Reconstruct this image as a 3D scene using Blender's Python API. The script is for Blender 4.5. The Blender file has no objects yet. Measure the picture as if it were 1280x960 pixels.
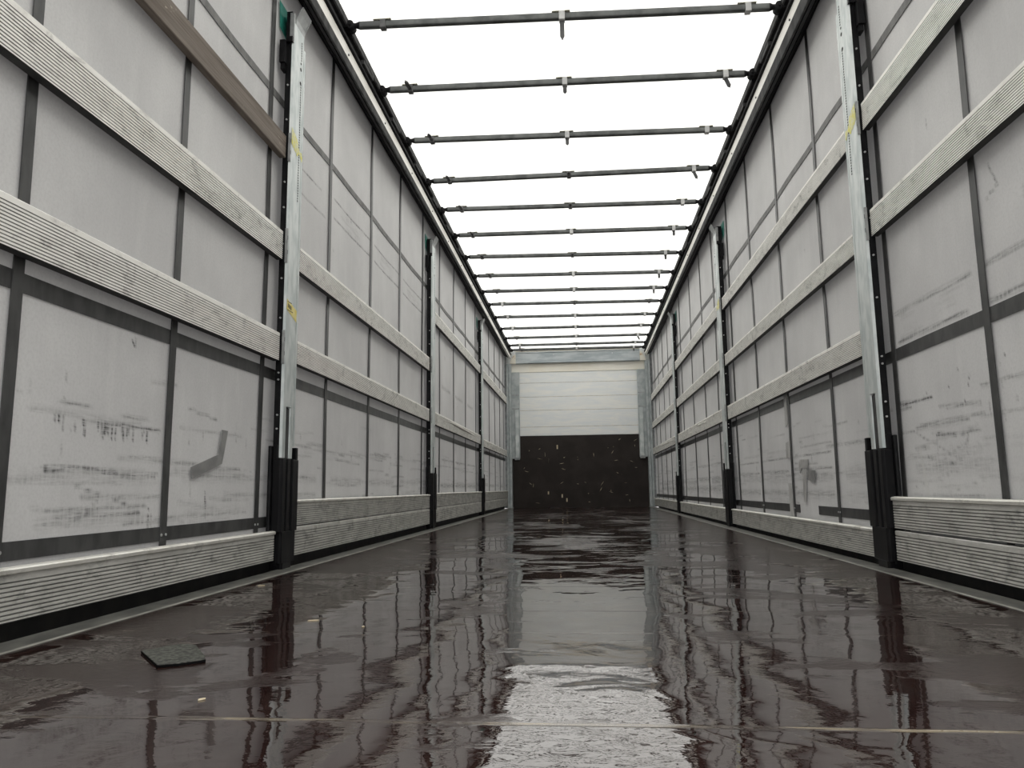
import bpy, bmesh, math, random
import numpy as np
from mathutils import Vector, Matrix

S = bpy.context.scene
COL = S.collection
random.seed(4)
rng = np.random.default_rng(11)

# ------------------------------------------------------------------ camera
cam_d = bpy.data.cameras.new('camera')
cam = bpy.data.objects.new('camera', cam_d)
COL.objects.link(cam)
F_PX, YAW, PITCH, ROLL = 930.0, -0.09262, 0.14028, -0.01207
cam_d.sensor_width = 36.0
cam_d.lens = F_PX * 36.0 / 1280.0
cam_d.clip_start = 0.02
fw = Vector((math.sin(YAW) * math.cos(PITCH), math.cos(YAW) * math.cos(PITCH), math.sin(PITCH)))
ri = Vector((math.cos(YAW), -math.sin(YAW), 0))
up = ri.cross(fw)
r2 = ri * math.cos(ROLL) + up * math.sin(ROLL)
u2 = -ri * math.sin(ROLL) + up * math.cos(ROLL)
M = Matrix((r2, u2, -fw)).transposed().to_4x4()
M.translation = Vector((0.046, 0.0, 0.3295))
cam.matrix_world = M
S.camera = cam

# ------------------------------------------------------------------ world, exposure
S.view_settings.view_transform = 'Standard'
S.view_settings.look = 'None'
S.view_settings.gamma = 1.0
S.view_settings.use_curve_mapping = False
S.view_settings.exposure = 0.0
S.cycles.use_denoising = True
S.cycles.max_bounces = 10
S.cycles.diffuse_bounces = 6
S.cycles.glossy_bounces = 5
S.cycles.transmission_bounces = 6

SKY = 3.6
w = bpy.data.worlds.new('overcast_sky')
S.world = w
w.use_nodes = True
nt = w.node_tree
bg = nt.nodes['Background']
tc = nt.nodes.new('ShaderNodeTexCoord')
sx = nt.nodes.new('ShaderNodeSeparateXYZ')
rp = nt.nodes.new('ShaderNodeValToRGB')
nt.links.new(tc.outputs['Generated'], sx.inputs[0])
mr = nt.nodes.new('ShaderNodeMapRange')
mr.inputs[1].default_value = -0.15
mr.inputs[2].default_value = 0.85
nt.links.new(sx.outputs['Z'], mr.inputs[0])
nt.links.new(mr.outputs[0], rp.inputs[0])
rp.color_ramp.elements[0].color = (0.16, 0.155, 0.15, 1)     # wet yard
rp.color_ramp.elements[1].color = (1.0, 1.0, 0.985, 1)     # overcast sky, brightest overhead
rp.color_ramp.elements[0].position = 0.10
hz = rp.color_ramp.elements.new(0.20)
hz.color = (0.36, 0.36, 0.36, 1)
nt.links.new(rp.outputs[0], bg.inputs[0])
bg.inputs[1].default_value = SKY

# ------------------------------------------------------------------ node helper
class NT:
    def __init__(s, name):
        s.m = bpy.data.materials.new(name)
        s.m.use_nodes = True
        s.t = s.m.node_tree
        s.t.nodes.clear()
        s.out = s.n('ShaderNodeOutputMaterial')

    def n(s, kind, **kw):
        nd = s.t.nodes.new(kind)
        for k, v in kw.items():
            setattr(nd, k, v)
        return nd

    def put(s, sock, v):
        if isinstance(v, bpy.types.NodeSocket):
            s.t.links.new(v, sock)
        elif isinstance(v, (tuple, list)) and len(v) == 3 and sock.type == 'RGBA':
            sock.default_value = (*v, 1)
        else:
            sock.default_value = v

    def math(s, op, a, b=None, c=None, clamp=False):
        nd = s.n('ShaderNodeMath', operation=op)
        nd.use_clamp = clamp
        s.put(nd.inputs[0], a)
        if b is not None: s.put(nd.inputs[1], b)
        if c is not None: s.put(nd.inputs[2], c)
        return nd.outputs[0]

    def obj(s):
        return s.n('ShaderNodeTexCoord').outputs['Object']

    def scale(s, v, xyz):
        nd = s.n('ShaderNodeVectorMath', operation='MULTIPLY')
        s.put(nd.inputs[0], v)
        nd.inputs[1].default_value = xyz
        return nd.outputs[0]

    def noise(s, v, scale=1.0, detail=4.0, rough=0.55, dist=0.0):
        nd = s.n('ShaderNodeTexNoise')
        s.put(nd.inputs['Vector'], v)
        nd.inputs['Scale'].default_value = scale
        nd.inputs['Detail'].default_value = detail
        nd.inputs['Roughness'].default_value = rough
        nd.inputs['Distortion'].default_value = dist
        return nd.outputs['Fac']

    def step(s, v, lo, hi, a=0.0, b=1.0):
        nd = s.n('ShaderNodeMapRange', interpolation_type='SMOOTHSTEP')
        s.put(nd.inputs[0], v)
        for i, q in enumerate((lo, hi, a, b)):
            nd.inputs[i + 1].default_value = q
        return nd.outputs[0]

    def mix(s, f, a, b):
        nd = s.n('ShaderNodeMix', data_type='RGBA')
        s.put(nd.inputs[0], f)
        s.put(nd.inputs[6], a)
        s.put(nd.inputs[7], b)
        return nd.outputs[2]

    def bsdf(s, color, rough=0.5, metal=0.0, spec=0.5, normal=None, ior=1.5):
        p = s.n('ShaderNodeBsdfPrincipled')
        s.put(p.inputs['Base Color'], color)
        s.put(p.inputs['Roughness'], rough)
        s.put(p.inputs['Metallic'], metal)
        s.put(p.inputs['IOR'], ior)
        s.put(p.inputs['Specular IOR Level'], spec)
        if normal is not None: s.put(p.inputs['Normal'], normal)
        return p.outputs[0]

    def bump(s, h, strength=0.2, dist=0.01):
        nd = s.n('ShaderNodeBump')
        s.put(nd.inputs['Height'], h)
        nd.inputs['Strength'].default_value = strength
        nd.inputs['Distance'].default_value = dist
        return nd.outputs[0]

    def end(s, sh):
        s.t.links.new(sh, s.out.inputs[0])
        return s.m


def simple(name, c1, c2, rough=0.5, metal=0.0, scale=12, stretch=(1, 1, 1), lo=0.35, hi=0.65, spec=0.5, bump=0.0):
    t = NT(name)
    v = t.scale(t.obj(), stretch)
    n = t.noise(v, scale, 5)
    col = t.mix(t.step(n, lo, hi), c1, c2)
    nm = t.bump(n, bump, 0.004) if bump else None
    return t.end(t.bsdf(col, rough, metal, spec, nm))

# ------------------------------------------------------------------ materials
def mat_curtain():
    t = NT('curtain_tarpaulin')
    o = t.obj()
    big = t.noise(o, 1.6, 5, 0.6)
    vert = t.noise(t.scale(o, (1, 9, 1.2)), 1.5, 4, 0.6)
    fine = t.math('MULTIPLY', t.step(t.noise(t.scale(o, (1, 2.5, 34)), 3.0, 6, 0.75), 0.36, 0.62, 0.15, 1.0), t.step(t.noise(t.scale(o, (1, 30, 3)), 3.0, 5, 0.7), 0.34, 0.60, 0.35, 1.0))
    at = t.n('ShaderNodeAttribute', attribute_name='stain')
    al = t.n('ShaderNodeAttribute', attribute_name='wear')
    col = t.mix(t.step(big, 0.3, 0.7), (0.50, 0.495, 0.49), (0.61, 0.605, 0.595))
    col = t.mix(t.step(vert, 0.45, 0.8, 0, 0.28), col, (0.70, 0.695, 0.67))
    brk = t.math('MULTIPLY', fine, 1.9)
    st = t.math('MULTIPLY', at.outputs['Fac'], brk, clamp=True)
    sp = t.step(t.noise(t.scale(o, (1, 9, 9)), 4.0, 5, 0.75), 0.70, 0.80, 0, 0.55)
    col = t.mix(sp, col, (0.17, 0.165, 0.16))
    gr = t.noise(t.scale(o, (1, 40, 40)), 3.0, 3, 0.6)
    col = t.mix(t.step(gr, 0.35, 0.75, 0, 0.22), col, (0.33, 0.325, 0.32))
    col = t.mix(st, col, (0.035, 0.033, 0.032))
    col = t.mix(al.outputs['Fac'], col, (0.55, 0.545, 0.52))
    p = t.bsdf(col, 0.55, 0.0, 0.25)
    tr = t.n('ShaderNodeBsdfTranslucent')
    t.put(tr.inputs[0], t.mix(t.math('MULTIPLY', st, 0.8), (0.68, 0.67, 0.675), (0.1, 0.1, 0.1)))
    mx = t.n('ShaderNodeMixShader')
    mx.inputs[0].default_value = 0.06
    t.t.links.new(p, mx.inputs[1])
    t.t.links.new(tr.outputs[0], mx.inputs[2])
    return t.end(mx.outputs[0])


def mat_roof():
    t = NT('roof_tarpaulin')
    o = t.obj()
    n = t.noise(t.scale(o, (1.0, 2.2, 1)), 1.3, 5, 0.6)
    m = t.noise(t.scale(o, (3.0, 0.8, 1)), 2.0, 4, 0.6)
    f = t.noise(o, 70, 3)
    smudge = t.step(t.noise(t.scale(o, (2, 6, 1)), 2.3, 5, 0.65, 1.0), 0.70, 0.80, 0, 0.22)
    col = t.mix(t.step(n, 0.3, 0.7), (0.74, 0.733, 0.705), (0.90, 0.895, 0.87))
    col = t.mix(t.step(m, 0.45, 0.75, 0, 0.5), col, (0.95, 0.945, 0.92))
    col = t.mix(t.step(f, 0.4, 0.7, 0, 0.12), col, (0.75, 0.74, 0.7))
    col = t.mix(smudge, col, (0.55, 0.54, 0.5))
    d = t.n('ShaderNodeBsdfDiffuse'); t.put(d.inputs[0], col)
    tr = t.n('ShaderNodeBsdfTranslucent'); t.put(tr.inputs[0], col)
    mx = t.n('ShaderNodeMixShader'); mx.inputs[0].default_value = 0.62
    t.t.links.new(d.outputs[0], mx.inputs[1]); t.t.links.new(tr.outputs[0], mx.inputs[2])
    return t.end(mx.outputs[0])


def mat_floor():
    t = NT('wet_phenolic_plywood')
    o = t.obj()
    sep = t.n('ShaderNodeSeparateXYZ'); t.put(sep.inputs[0], o)
    X, Y = sep.outputs[0], sep.outputs[1]
    # film of water: pooled in the middle, damp towards the edges
    big = t.noise(t.scale(o, (1.0, 0.8, 1)), 1.5, 4, 0.6, 0.8)
    mid = t.noise(t.scale(o, (1.0, 1.0, 1)), 5.5, 5, 0.6, 0.4)
    ax = t.math('ABSOLUTE', X)
    edge = t.step(ax, 0.55, 1.15, 0.03, -0.12)
    lens = t.noise(t.scale(o, (0.75, 2.0, 1)), 2.6, 6, 0.62, 0.5)
    edge = t.math('ADD', edge, t.step(Y, 1.5, 4.2, 0.11, -0.015))
    wet = t.step(t.math('ADD', t.math('ADD', big, edge), t.math('MULTIPLY', t.math('SUBTRACT', lens, 0.5), 1.1)), 0.475, 0.515)
    # scuffs and grime in the coating
    lo = t.noise(t.scale(o, (7, 1.6, 1)), 3.0, 6, 0.7, 0.5)
    scr = t.step(t.noise(t.scale(o, (18, 2.2, 1)), 2.6, 5, 0.75, 1.2), 0.64, 0.72)
    col = t.mix(t.step(mid, 0.35, 0.7), (0.018, 0.0078, 0.0066), (0.029, 0.0155, 0.013))
    col = t.mix(t.step(lo, 0.5, 0.75, 0, 0.5), col, (0.040, 0.030, 0.026))
    dry = t.math('SUBTRACT', 1.0, wet)
    col = t.mix(t.math('MULTIPLY', scr, t.math('MULTIPLY', dry, 0.7)), col, (0.16, 0.14, 0.115))
    # worn joints between the boards
    jn = t.noise(t.scale(o, (5, 40, 1)), 1.0, 4, 0.7)
    wob = t.math('MULTIPLY', t.math('SUBTRACT', t.noise(t.scale(o, (3, 0, 0)), 1.0, 3), 0.5), 0.012)
    tot = None
    for yj, wd, a in ((1.107, .0095, 1.0), (1.775, .006, .45), (2.09, .006, .5), (2.60, .007, .3), (3.83, .012, .4), (5.05, .02, .3), (6.27, .02, .3), (7.5, .03, .3)):
        dlt = t.math('ABSOLUTE', t.math('SUBTRACT', t.math('ADD', Y, wob), yj))
        m = t.step(dlt, wd * 0.35, wd, a, 0.0)
        tot = m if tot is None else t.math('MAXIMUM', tot, m)
    jm = t.math('MULTIPLY', tot, t.step(jn, 0.44, 0.66, 0.05, 1.0))
    col = t.mix(jm, col, (0.27, 0.225, 0.155))
    # ripples of the standing water and the slight unevenness of the boards
    rip = t.noise(t.scale(o, (0.9, 1.0, 1)), 6.5, 2, 0.45, 0.8)
    swell = t.noise(t.scale(o, (0.8, 1.0, 1)), 2.6, 2, 0.45, 0.4)
    rip2 = t.noise(t.scale(o, (1.0, 1.5, 1)), 26.0, 3, 0.55, 0.5)
    grain = t.noise(t.scale(o, (1.0, 1.6, 1)), 75.0, 3, 0.6)
    lively = t.step(t.noise(t.scale(o, (0.9, 0.7, 1)), 1.6, 3), 0.40, 0.62, 0.15, 1.0)
    near = t.step(t.math('ADD', Y, t.math('MULTIPLY', big, 0.8)), 1.6, 3.2, 1.0, 0.25)
    h = t.math('MULTIPLY', rip, t.math('MULTIPLY', lively, 1.1))
    far = t.math('MULTIPLY', t.step(Y, 2.6, 4.4, 0.0, 1.0), t.step(t.noise(t.scale(o, (1.1, 0.55, 1)), 1.3, 3, 0.6), 0.42, 0.56, 0.0, 1.0))
    far = t.math('MULTIPLY', far, t.step(ax, 0.3, 0.95, 1.0, 0.25))
    rip3 = t.noise(t.scale(o, (0.55, 1.0, 1)), 9.0, 3, 0.5, 0.6)
    h = t.math('ADD', h, t.math('MULTIPLY', rip3, t.math('MULTIPLY', far, 3.4)))
    h = t.math('ADD', h, t.math('MULTIPLY', swell, 2.6))
    h = t.math('ADD', h, t.math('MULTIPLY', rip2, t.math('ADD', t.math('MULTIPLY', near, 0.10), t.math('MULTIPLY', dry, 0.42))))
    h = t.math('ADD', h, t.math('MULTIPLY', grain, t.math('MULTIPLY', dry, 0.22)))
    h = t.math('ADD', h, t.math('MULTIPLY', wet, 0.13))
    h = t.math('ADD', h, t.math('MULTIPLY', tot, -0.12))
    nm = t.n('ShaderNodeBump'); t.put(nm.inputs['Height'], h)
    nm.inputs['Strength'].default_value = 0.36; nm.inputs['Distance'].default_value = 0.0055
    rough = t.math('ADD', t.math('MULTIPLY', wet, -0.145), t.math('ADD', 0.15, t.math('MULTIPLY', lo, 0.04)))
    rough = t.math('ADD', rough, t.math('MULTIPLY', jm, 0.25))
    rough = t.math('ADD', rough, t.math('MULTIPLY', t.math('MULTIPLY', dry, far), 0.13))
    p = t.n('ShaderNodeBsdfPrincipled')
    t.put(p.inputs['Base Color'], col)
    t.put(p.inputs['Roughness'], rough)
    t.put(p.inputs['IOR'], t.math('ADD', 1.42, t.math('MULTIPLY', wet, 0.53)))
    t.put(p.inputs['Normal'], nm.outputs[0])
    return t.end(p.outputs[0])


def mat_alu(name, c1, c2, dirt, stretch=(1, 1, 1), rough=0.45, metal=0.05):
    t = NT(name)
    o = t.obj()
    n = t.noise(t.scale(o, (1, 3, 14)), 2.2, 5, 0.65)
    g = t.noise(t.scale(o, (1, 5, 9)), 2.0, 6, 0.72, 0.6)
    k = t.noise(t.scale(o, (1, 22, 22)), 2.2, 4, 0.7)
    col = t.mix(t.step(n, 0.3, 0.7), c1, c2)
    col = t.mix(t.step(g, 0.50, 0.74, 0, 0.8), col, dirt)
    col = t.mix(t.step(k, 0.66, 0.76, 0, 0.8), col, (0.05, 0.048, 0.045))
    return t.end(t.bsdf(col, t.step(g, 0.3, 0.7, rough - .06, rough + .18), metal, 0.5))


def mat_wood():
    t = NT('weathered_wood')
    o = t.obj()
    gr = t.noise(t.scale(o, (30, 1.2, 60)), 1.5, 5, 0.65, 0.8)
    big = t.noise(t.scale(o, (4, 1.5, 8)), 1.2, 4)
    chip = t.step(t.noise(t.scale(o, (20, 7, 26)), 1.2, 4, 0.7), 0.66, 0.71)
    col = t.mix(t.step(gr, 0.3, 0.7), (0.10, 0.078, 0.06), (0.21, 0.175, 0.145))
    col = t.mix(t.step(big, 0.35, 0.65, 0, 0.4), col, (0.25, 0.22, 0.19))
    col = t.mix(t.math('MULTIPLY', chip, 0.7), col, (0.5, 0.46, 0.36))
    return t.end(t.bsdf(col, 0.7, 0, 0.3, t.bump(gr, 0.3, 0.004)))


def mat_front():
    t = NT('brushed_front_panel')
    o = t.obj()
    n = t.noise(t.scale(o, (1.3, 1, 7)), 2.0, 5, 0.65, 0.8)
    k = t.noise(t.scale(o, (4, 1, 16)), 2.2, 5, 0.7)
    col = t.mix(t.step(n, 0.3, 0.7), (0.80, 0.83, 0.84), (0.90, 0.90, 0.86))
    col = t.mix(t.step(k, 0.62, 0.72, 0, 0.5), col, (0.78, 0.68, 0.52))
    return t.end(t.bsdf(col, 0.5, 0.15, 0.4))


def mat_kick():
    t = NT('brown_phenolic_panel')
    o = t.obj()
    v = t.n('ShaderNodeTexVoronoi'); t.put(v.inputs['Vector'], t.scale(o, (1, 1, 0.8))); v.inputs['Scale'].default_value = 5.5
    n = t.noise(t.scale(o, (9, 1, 5)), 3.4, 5, 0.7, 1.5)
    nick = t.step(n, 0.70, 0.74)
    dots = t.step(v.outputs['Distance'], 0.03, 0.06, 1, 0)
    col = t.mix(t.step(t.noise(o, 4, 4), 0.35, 0.65), (0.020, 0.0150, 0.013), (0.029, 0.023, 0.020))
    col = t.mix(t.math('MULTIPLY', nick, 0.75), col, (0.32, 0.29, 0.23))
    col = t.mix(t.math('MULTIPLY', dots, 0.6), col, (0.40, 0.34, 0.22))
    return t.end(t.bsdf(col, 0.5, 0, 0.22))

MT = {}
MT['curtain'] = mat_curtain()
MT['roof'] = mat_roof()
MT['floor'] = mat_floor()
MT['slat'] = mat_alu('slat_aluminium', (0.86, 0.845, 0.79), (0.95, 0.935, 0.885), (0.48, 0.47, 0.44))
MT['groove'] = mat_alu('groove_aluminium', (0.36, 0.352, 0.33), (0.52, 0.51, 0.48), (0.10, 0.098, 0.092), metal=0.2, rough=0.6)  # groove faces, a darker tone than the ridges
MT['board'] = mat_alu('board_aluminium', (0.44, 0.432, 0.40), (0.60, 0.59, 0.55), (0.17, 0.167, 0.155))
MT['board_groove'] = mat_alu('board_groove_aluminium', (0.17, 0.166, 0.155), (0.28, 0.275, 0.255), (0.08, 0.078, 0.072), rough=0.6)  # darker tone for the grooves of the bottom boards
MT['edge_bright'] = mat_alu('worn_edge_aluminium', (0.78, 0.76, 0.70), (0.86, 0.85, 0.80), (0.5, 0.48, 0.44), metal=0.5)
MT['wood'] = mat_wood()
MT['slat_shade'] = simple('slat_underside_shade', (0.018, 0.018, 0.018), (0.035, 0.034, 0.033), 0.7, 0)  # near-black colour paints in the shade under and behind each slat
MT['galv'] = simple('galvanised_steel', (0.47, 0.515, 0.51), (0.63, 0.66, 0.65), 0.45, 0.35, 9, (1, 3, 1), bump=0.03)
MT['galv_dark'] = simple('dull_galvanised_steel', (0.26, 0.27, 0.27), (0.40, 0.41, 0.41), 0.5, 0.4, 14)
MT['black'] = simple('black_paint', (0.004, 0.004, 0.005), (0.010, 0.010, 0.011), 0.45, 0, 20, spec=0.18)
MT['black_worn'] = simple('worn_black_paint', (0.004, 0.004, 0.005), (0.016, 0.015, 0.014), 0.42, 0, 16, (1, 1, 0.35), 0.45, 0.85, spec=0.22)
MT['hole'] = simple('dark_hole', (0.010, 0.010, 0.010), (0.02, 0.02, 0.02), 0.8)
MT['rivet'] = simple('zinc_rivet', (0.5, 0.5, 0.5), (0.65, 0.65, 0.64), 0.35, 0.6)
MT['rail_dark'] = simple('dark_rail', (0.05, 0.05, 0.051), (0.085, 0.085, 0.085), 0.8, 0, 6, (1, 3, 1), spec=0.12)
MT['rail_black'] = simple('black_rail', (0.010, 0.010, 0.011), (0.020, 0.020, 0.021), 0.75, 0, 8, (1, 4, 1), spec=0.15)
MT['rail_white'] = simple('cream_rail', (0.86, 0.84, 0.78), (0.93, 0.91, 0.85), 0.4, 0.0, 5, (1, 1, 1))
MT['bow'] = simple('roof_bow_steel', (0.06, 0.063, 0.062), (0.11, 0.115, 0.112), 0.35, 0.5, 10)
MT['clip'] = simple('clip_plastic', (0.05, 0.05, 0.052), (0.10, 0.10, 0.10), 0.5)
MT['clip_pale'] = simple('clip_pale', (0.42, 0.42, 0.42), (0.55, 0.55, 0.54), 0.5)
MT['pad'] = simple('cream_pad', (0.62, 0.61, 0.50), (0.72, 0.71, 0.6), 0.6)
MT['strap'] = simple('strap_webbing', (0.045, 0.045, 0.045), (0.072, 0.072, 0.071), 0.35, 0, 8, (1, 3, 1), spec=0.25)
MT['strap_pale'] = simple('pale_strap_webbing', (0.13, 0.13, 0.127), (0.19, 0.188, 0.184), 0.6, 0, 8, (1, 3, 1), spec=0.25)
MT['teal'] = simple('teal_tarpaulin', (0.02, 0.20, 0.155), (0.05, 0.30, 0.24), 0.35)
MT['patch'] = simple('repair_tape', (0.20, 0.20, 0.198), (0.27, 0.268, 0.262), 0.5, 0, 14)
MT['patch_pale'] = simple('pale_repair_tape', (0.36, 0.355, 0.345), (0.50, 0.495, 0.48), 0.5, 0, 12, (1, 3, 1))
MT['front'] = mat_front()
MT['kick'] = mat_kick()
MT['fascia'] = simple('cream_fascia', (0.93, 0.88, 0.76), (0.97, 0.94, 0.85), 0.5, 0, 3)
MT['seam'] = simple('panel_seam', (0.36, 0.34, 0.27), (0.60, 0.55, 0.42), 0.6, 0, 9)
MT['galv_mid'] = simple('weathered_galvanised_steel', (0.34, 0.375, 0.38), (0.48, 0.51, 0.51), 0.45, 0.3, 9, (1, 3, 1))
MT['rust'] = simple('rusty_white_steel', (0.80, 0.76, 0.66), (0.42, 0.26, 0.12), 0.5, 0.1, 16, lo=0.55, hi=0.7)
MT['beam'] = simple('blue_grey_steel', (0.34, 0.38, 0.40), (0.50, 0.535, 0.545), 0.4, 0.4, 3, (1, 1, 4))
MT['trim'] = simple('wet_aluminium_edge', (0.10, 0.10, 0.092), (0.19, 0.188, 0.17), 0.35, 0.3, 9, (2, 1, 1))
MT['trim_line'] = simple('worn_metal_line', (0.24, 0.235, 0.21), (0.42, 0.41, 0.37), 0.4, 0.3, 9)
MT['gap_block'] = simple('chassis_light_block', (0.008, 0.008, 0.008), (0.022, 0.020, 0.018), 0.7)  # black for the rail boxes added to block light at the floor gap
MT['rubber'] = simple('granular_rubber', (0.032, 0.033, 0.029), (0.105, 0.107, 0.093), 0.7, 0, 120, bump=0.5, spec=0.2)
MT['rubber_side'] = simple('rubber_side', (0.003, 0.003, 0.003), (0.006, 0.006, 0.006), 0.9, spec=0.05)
MT['chip'] = simple('pale_wood_chip', (0.55, 0.45, 0.30), (0.7, 0.6, 0.42), 0.7)
MT['yellow'] = simple('yellow_sticker', (0.70, 0.58, 0.12), (0.82, 0.72, 0.30), 0.5, 0, 30)
MT['yellow_worn'] = simple('torn_yellow_sticker', (0.74, 0.70, 0.14), (0.72, 0.71, 0.50), 0.6, 0, 60)
MT['print'] = simple('black_print', (0.02, 0.02, 0.015), (0.05, 0.045, 0.03), 0.6)

# ------------------------------------------------------------------ mesh builder
class MB:
    def __init__(s):
        s.v = []; s.f = []; s.mi = []; s.sm = []

    def add(s, verts, faces, mi=0, smooth=False):
        b = len(s.v)
        s.v += [tuple(map(float, p)) for p in verts]
        s.f += [tuple(b + i for i in f) for f in faces]
        s.mi += [mi] * len(faces); s.sm += [smooth] * len(faces)
        return s

    def box(s, x0, x1, y0, y1, z0, z1, mi=0):
        x0, x1 = sorted((x0, x1)); y0, y1 = sorted((y0, y1)); z0, z1 = sorted((z0, z1))
        v = [(x, y, z) for x in (x0, x1) for y in (y0, y1) for z in (z0, z1)]
        return s.add(v, [(0, 1, 3, 2), (4, 6, 7, 5), (0, 4, 5, 1), (2, 3, 7, 6), (0, 2, 6, 4), (1, 5, 7, 3)], mi)

    def prism(s, prof, axis, a, b, mi=0, mis=None, smooth=False):
        """closed 2-D profile swept along an axis: 'y' takes (x,z), 'z' takes (x,y), 'x' takes (y,z)"""
        def P(p, t):
            return {'y': (p[0], t, p[1]), 'z': (p[0], p[1], t), 'x': (t, p[0], p[1])}[axis]
        n = len(prof)
        base = len(s.v)
        s.v += [tuple(map(float, P(p, a))) for p in prof] + [tuple(map(float, P(p, b))) for p in prof]
        for i in range(n):
            j = (i + 1) % n
            s.f.append((base + i, base + j, base + n + j, base + n + i))
            s.mi.append(mis[i] if mis else mi); s.sm.append(smooth)
        s.f.append(tuple(base + i for i in range(n))[::-1]); s.f.append(tuple(base + n + i for i in range(n)))
        s.mi += [mi, mi]; s.sm += [False, False]
        return s

    def tube(s, p0, p1, r, n=12, mi=0, caps=True, r1=None):
        p0 = Vector(p0); p1 = Vector(p1); d = (p1 - p0).normalized()
        a = d.orthogonal().normalized(); c = d.cross(a)
        r1 = r if r1 is None else r1
        b = len(s.v)
        for q, rr in ((p0, r), (p1, r1)):
            for i in range(n):
                t = 2 * math.pi * i / n
                s.v.append(tuple(q + a * math.cos(t) * rr + c * math.sin(t) * rr))
        for i in range(n):
            j = (i + 1) % n
            s.f.append((b + i, b + j, b + n + j, b + n + i)); s.mi.append(mi); s.sm.append(True)
        if caps:
            s.f.append(tuple(b + i for i in range(n))[::-1]); s.f.append(tuple(b + n + i for i in range(n)))
            s.mi += [mi, mi]; s.sm += [False, False]
        return s

    def build(s, name, mats, parent=None, bevel=0.0):
        me = bpy.data.meshes.new(name)
        me.from_pydata(s.v, [], s.f)
        if not isinstance(mats, (list, tuple)): mats = [mats]
        for m in mats: me.materials.append(MT[m] if isinstance(m, str) else m)
        me.polygons.foreach_set('material_index', s.mi)
        me.polygons.foreach_set('use_smooth', s.sm)
        bm = bmesh.new(); bm.from_mesh(me)
        bmesh.ops.recalc_face_normals(bm, faces=bm.faces)
        bm.to_mesh(me); bm.free()
        o = bpy.data.objects.new(name, me)
        COL.objects.link(o)
        if bevel:
            b = o.modifiers.new('bevel', 'BEVEL'); b.width = bevel; b.segments = 2; b.limit_method = 'ANGLE'
        if parent is not None:
            o.parent = parent
            o.matrix_parent_inverse = Matrix.Translation(-parent_loc(parent))
        return o


def parent_loc(p):
    l = Vector(p.location)
    q = p.parent
    while q is not None:
        l = l + 0 * l
        q = q.parent
    return l if p.parent is None else Vector((0, 0, 0)) + (l if p.type == 'EMPTY' else Vector((0, 0, 0)))


def tag(o, label, cat, group=None):
    o['label'] = label; o['category'] = cat
    if group: o['group'] = group
    return o


def thing(name, label, cat, loc=(0, 0, 0), group=None):
    o = bpy.data.objects.new(name, None)
    o.location = loc; o.empty_display_size = 0.1
    COL.objects.link(o)
    return tag(o, label, cat, group)


def struct(o):
    o['kind'] = 'structure'
    return o

WALL = {-1: 'left', 1: 'right'}
POST = [3.25, 6.475, 9.75]            # far edge of each post
PW = 0.15                             # post width along the wall
YF = 13.18                            # front wall

# ------------------------------------------------------------------ floor and edge trims
mb = MB()
mb.box(-1.165, 1.165, -0.15, YF, -0.03, 0.0)
struct(mb.build('floor', 'floor'))
for k, s in enumerate((-1, 1)):
    mb = MB()
    mb.prism([(s * 1.165, -0.03), (s * 1.165, 0.002), (s * 1.173, 0.0035), (s * 1.178, 0.002), (s * 1.252, 0.004), (s * 1.258, -0.03)], 'y', -0.15, YF, 0,
             mis=[0, 1, 1, 0, 0, 0])
    struct(mb.build('trim_%d' % (k + 1), ['trim', 'trim_line']))
    mb = MB()
    mb.box(s * 1.258, s * 1.40, -0.15, YF, -0.20, -0.028)  # side rail box added to stop light leaking up past the floor edge
    mb.box(s * 1.335, s * 1.40, -0.15, YF, -0.028, 0.10)
    struct(mb.build('trim_%d' % (k + 3), 'gap_block'))

# ------------------------------------------------------------------ roof
def bar_z(x, y):
    zl = 2.868 - 0.0072 * (y - 3.7)
    zr = 2.900 - 0.0115 * (y - 3.7)
    f = (x + 1.17) / 2.34
    return zl * (1 - f) + zr * f

bars = [(3.689, 3.828), (4.352, 4.471), (5.044, 5.189), (5.763, 5.829), (6.385, 6.526), (7.067, 7.185), (7.757, 7.938), (8.473, 8.641),
        (9.162, 9.307), (9.815, 9.953), (10.564, 10.684), (11.333, 11.40), (12.05, 12.08), (12.67, 12.68), (13.08, 13.08)]
bmid = [(-0.15, -0.15), (0.9, 1.0), (1.6, 1.7), (2.3, 2.4), (3.0, 3.1)] + bars + [(13.4, 13.4)]
nx = 41
ys = []
for (a, b), (c, d) in zip(bmid[:-1], bmid[1:]):
    for t in np.linspace(0, 1, 9)[:-1]:
        ys.append((a + (c - a) * t, b + (d - b) * t, t))
ys.append((*bmid[-1], 0.0))
V = []
for (yl, yr, t) in ys:
    for i in range(nx):
        f = i / (nx - 1); x = -1.20 + 2.40 * f
        y = yl + (yr - yl) * f
        sag = 0.010 * math.sin(math.pi * t) * math.sin(math.pi * f) + 0.004 * math.sin(7 * x + 3 * y) * math.sin(math.pi * t)
        V.append((x, y, bar_z(x, y) + 0.027 + sag))
Fq = [(j * nx + i, j * nx + i + 1, (j + 1) * nx + i + 1, (j + 1) * nx + i) for j in range(len(ys) - 1) for i in range(nx - 1)]
mb = MB(); mb.add(V, Fq, 0, True)
struct(mb.build('ceiling', 'roof'))

# ------------------------------------------------------------------ side curtains
STRAPS = {-1: [0.93, 1.645, 2.352, 3.05, 3.86, 4.665, 5.46, 6.27, 7.07, 7.88, 8.70, 9.55, 10.25, 10.95, 11.68, 12.40, 13.0],
          1: [0.9, 1.66, 2.41, 3.12, 3.905, 4.70, 5.48, 6.27, 7.02, 7.74, 8.54, 9.44, 10.14, 10.84, 11.51, 12.22, 12.85]}
CX = 1.311

KY = 0.989                            # straps were paced off a plane slightly further out
STRAPS = {k: [v * KY for v in q] for k, q in STRAPS.items()}

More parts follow.
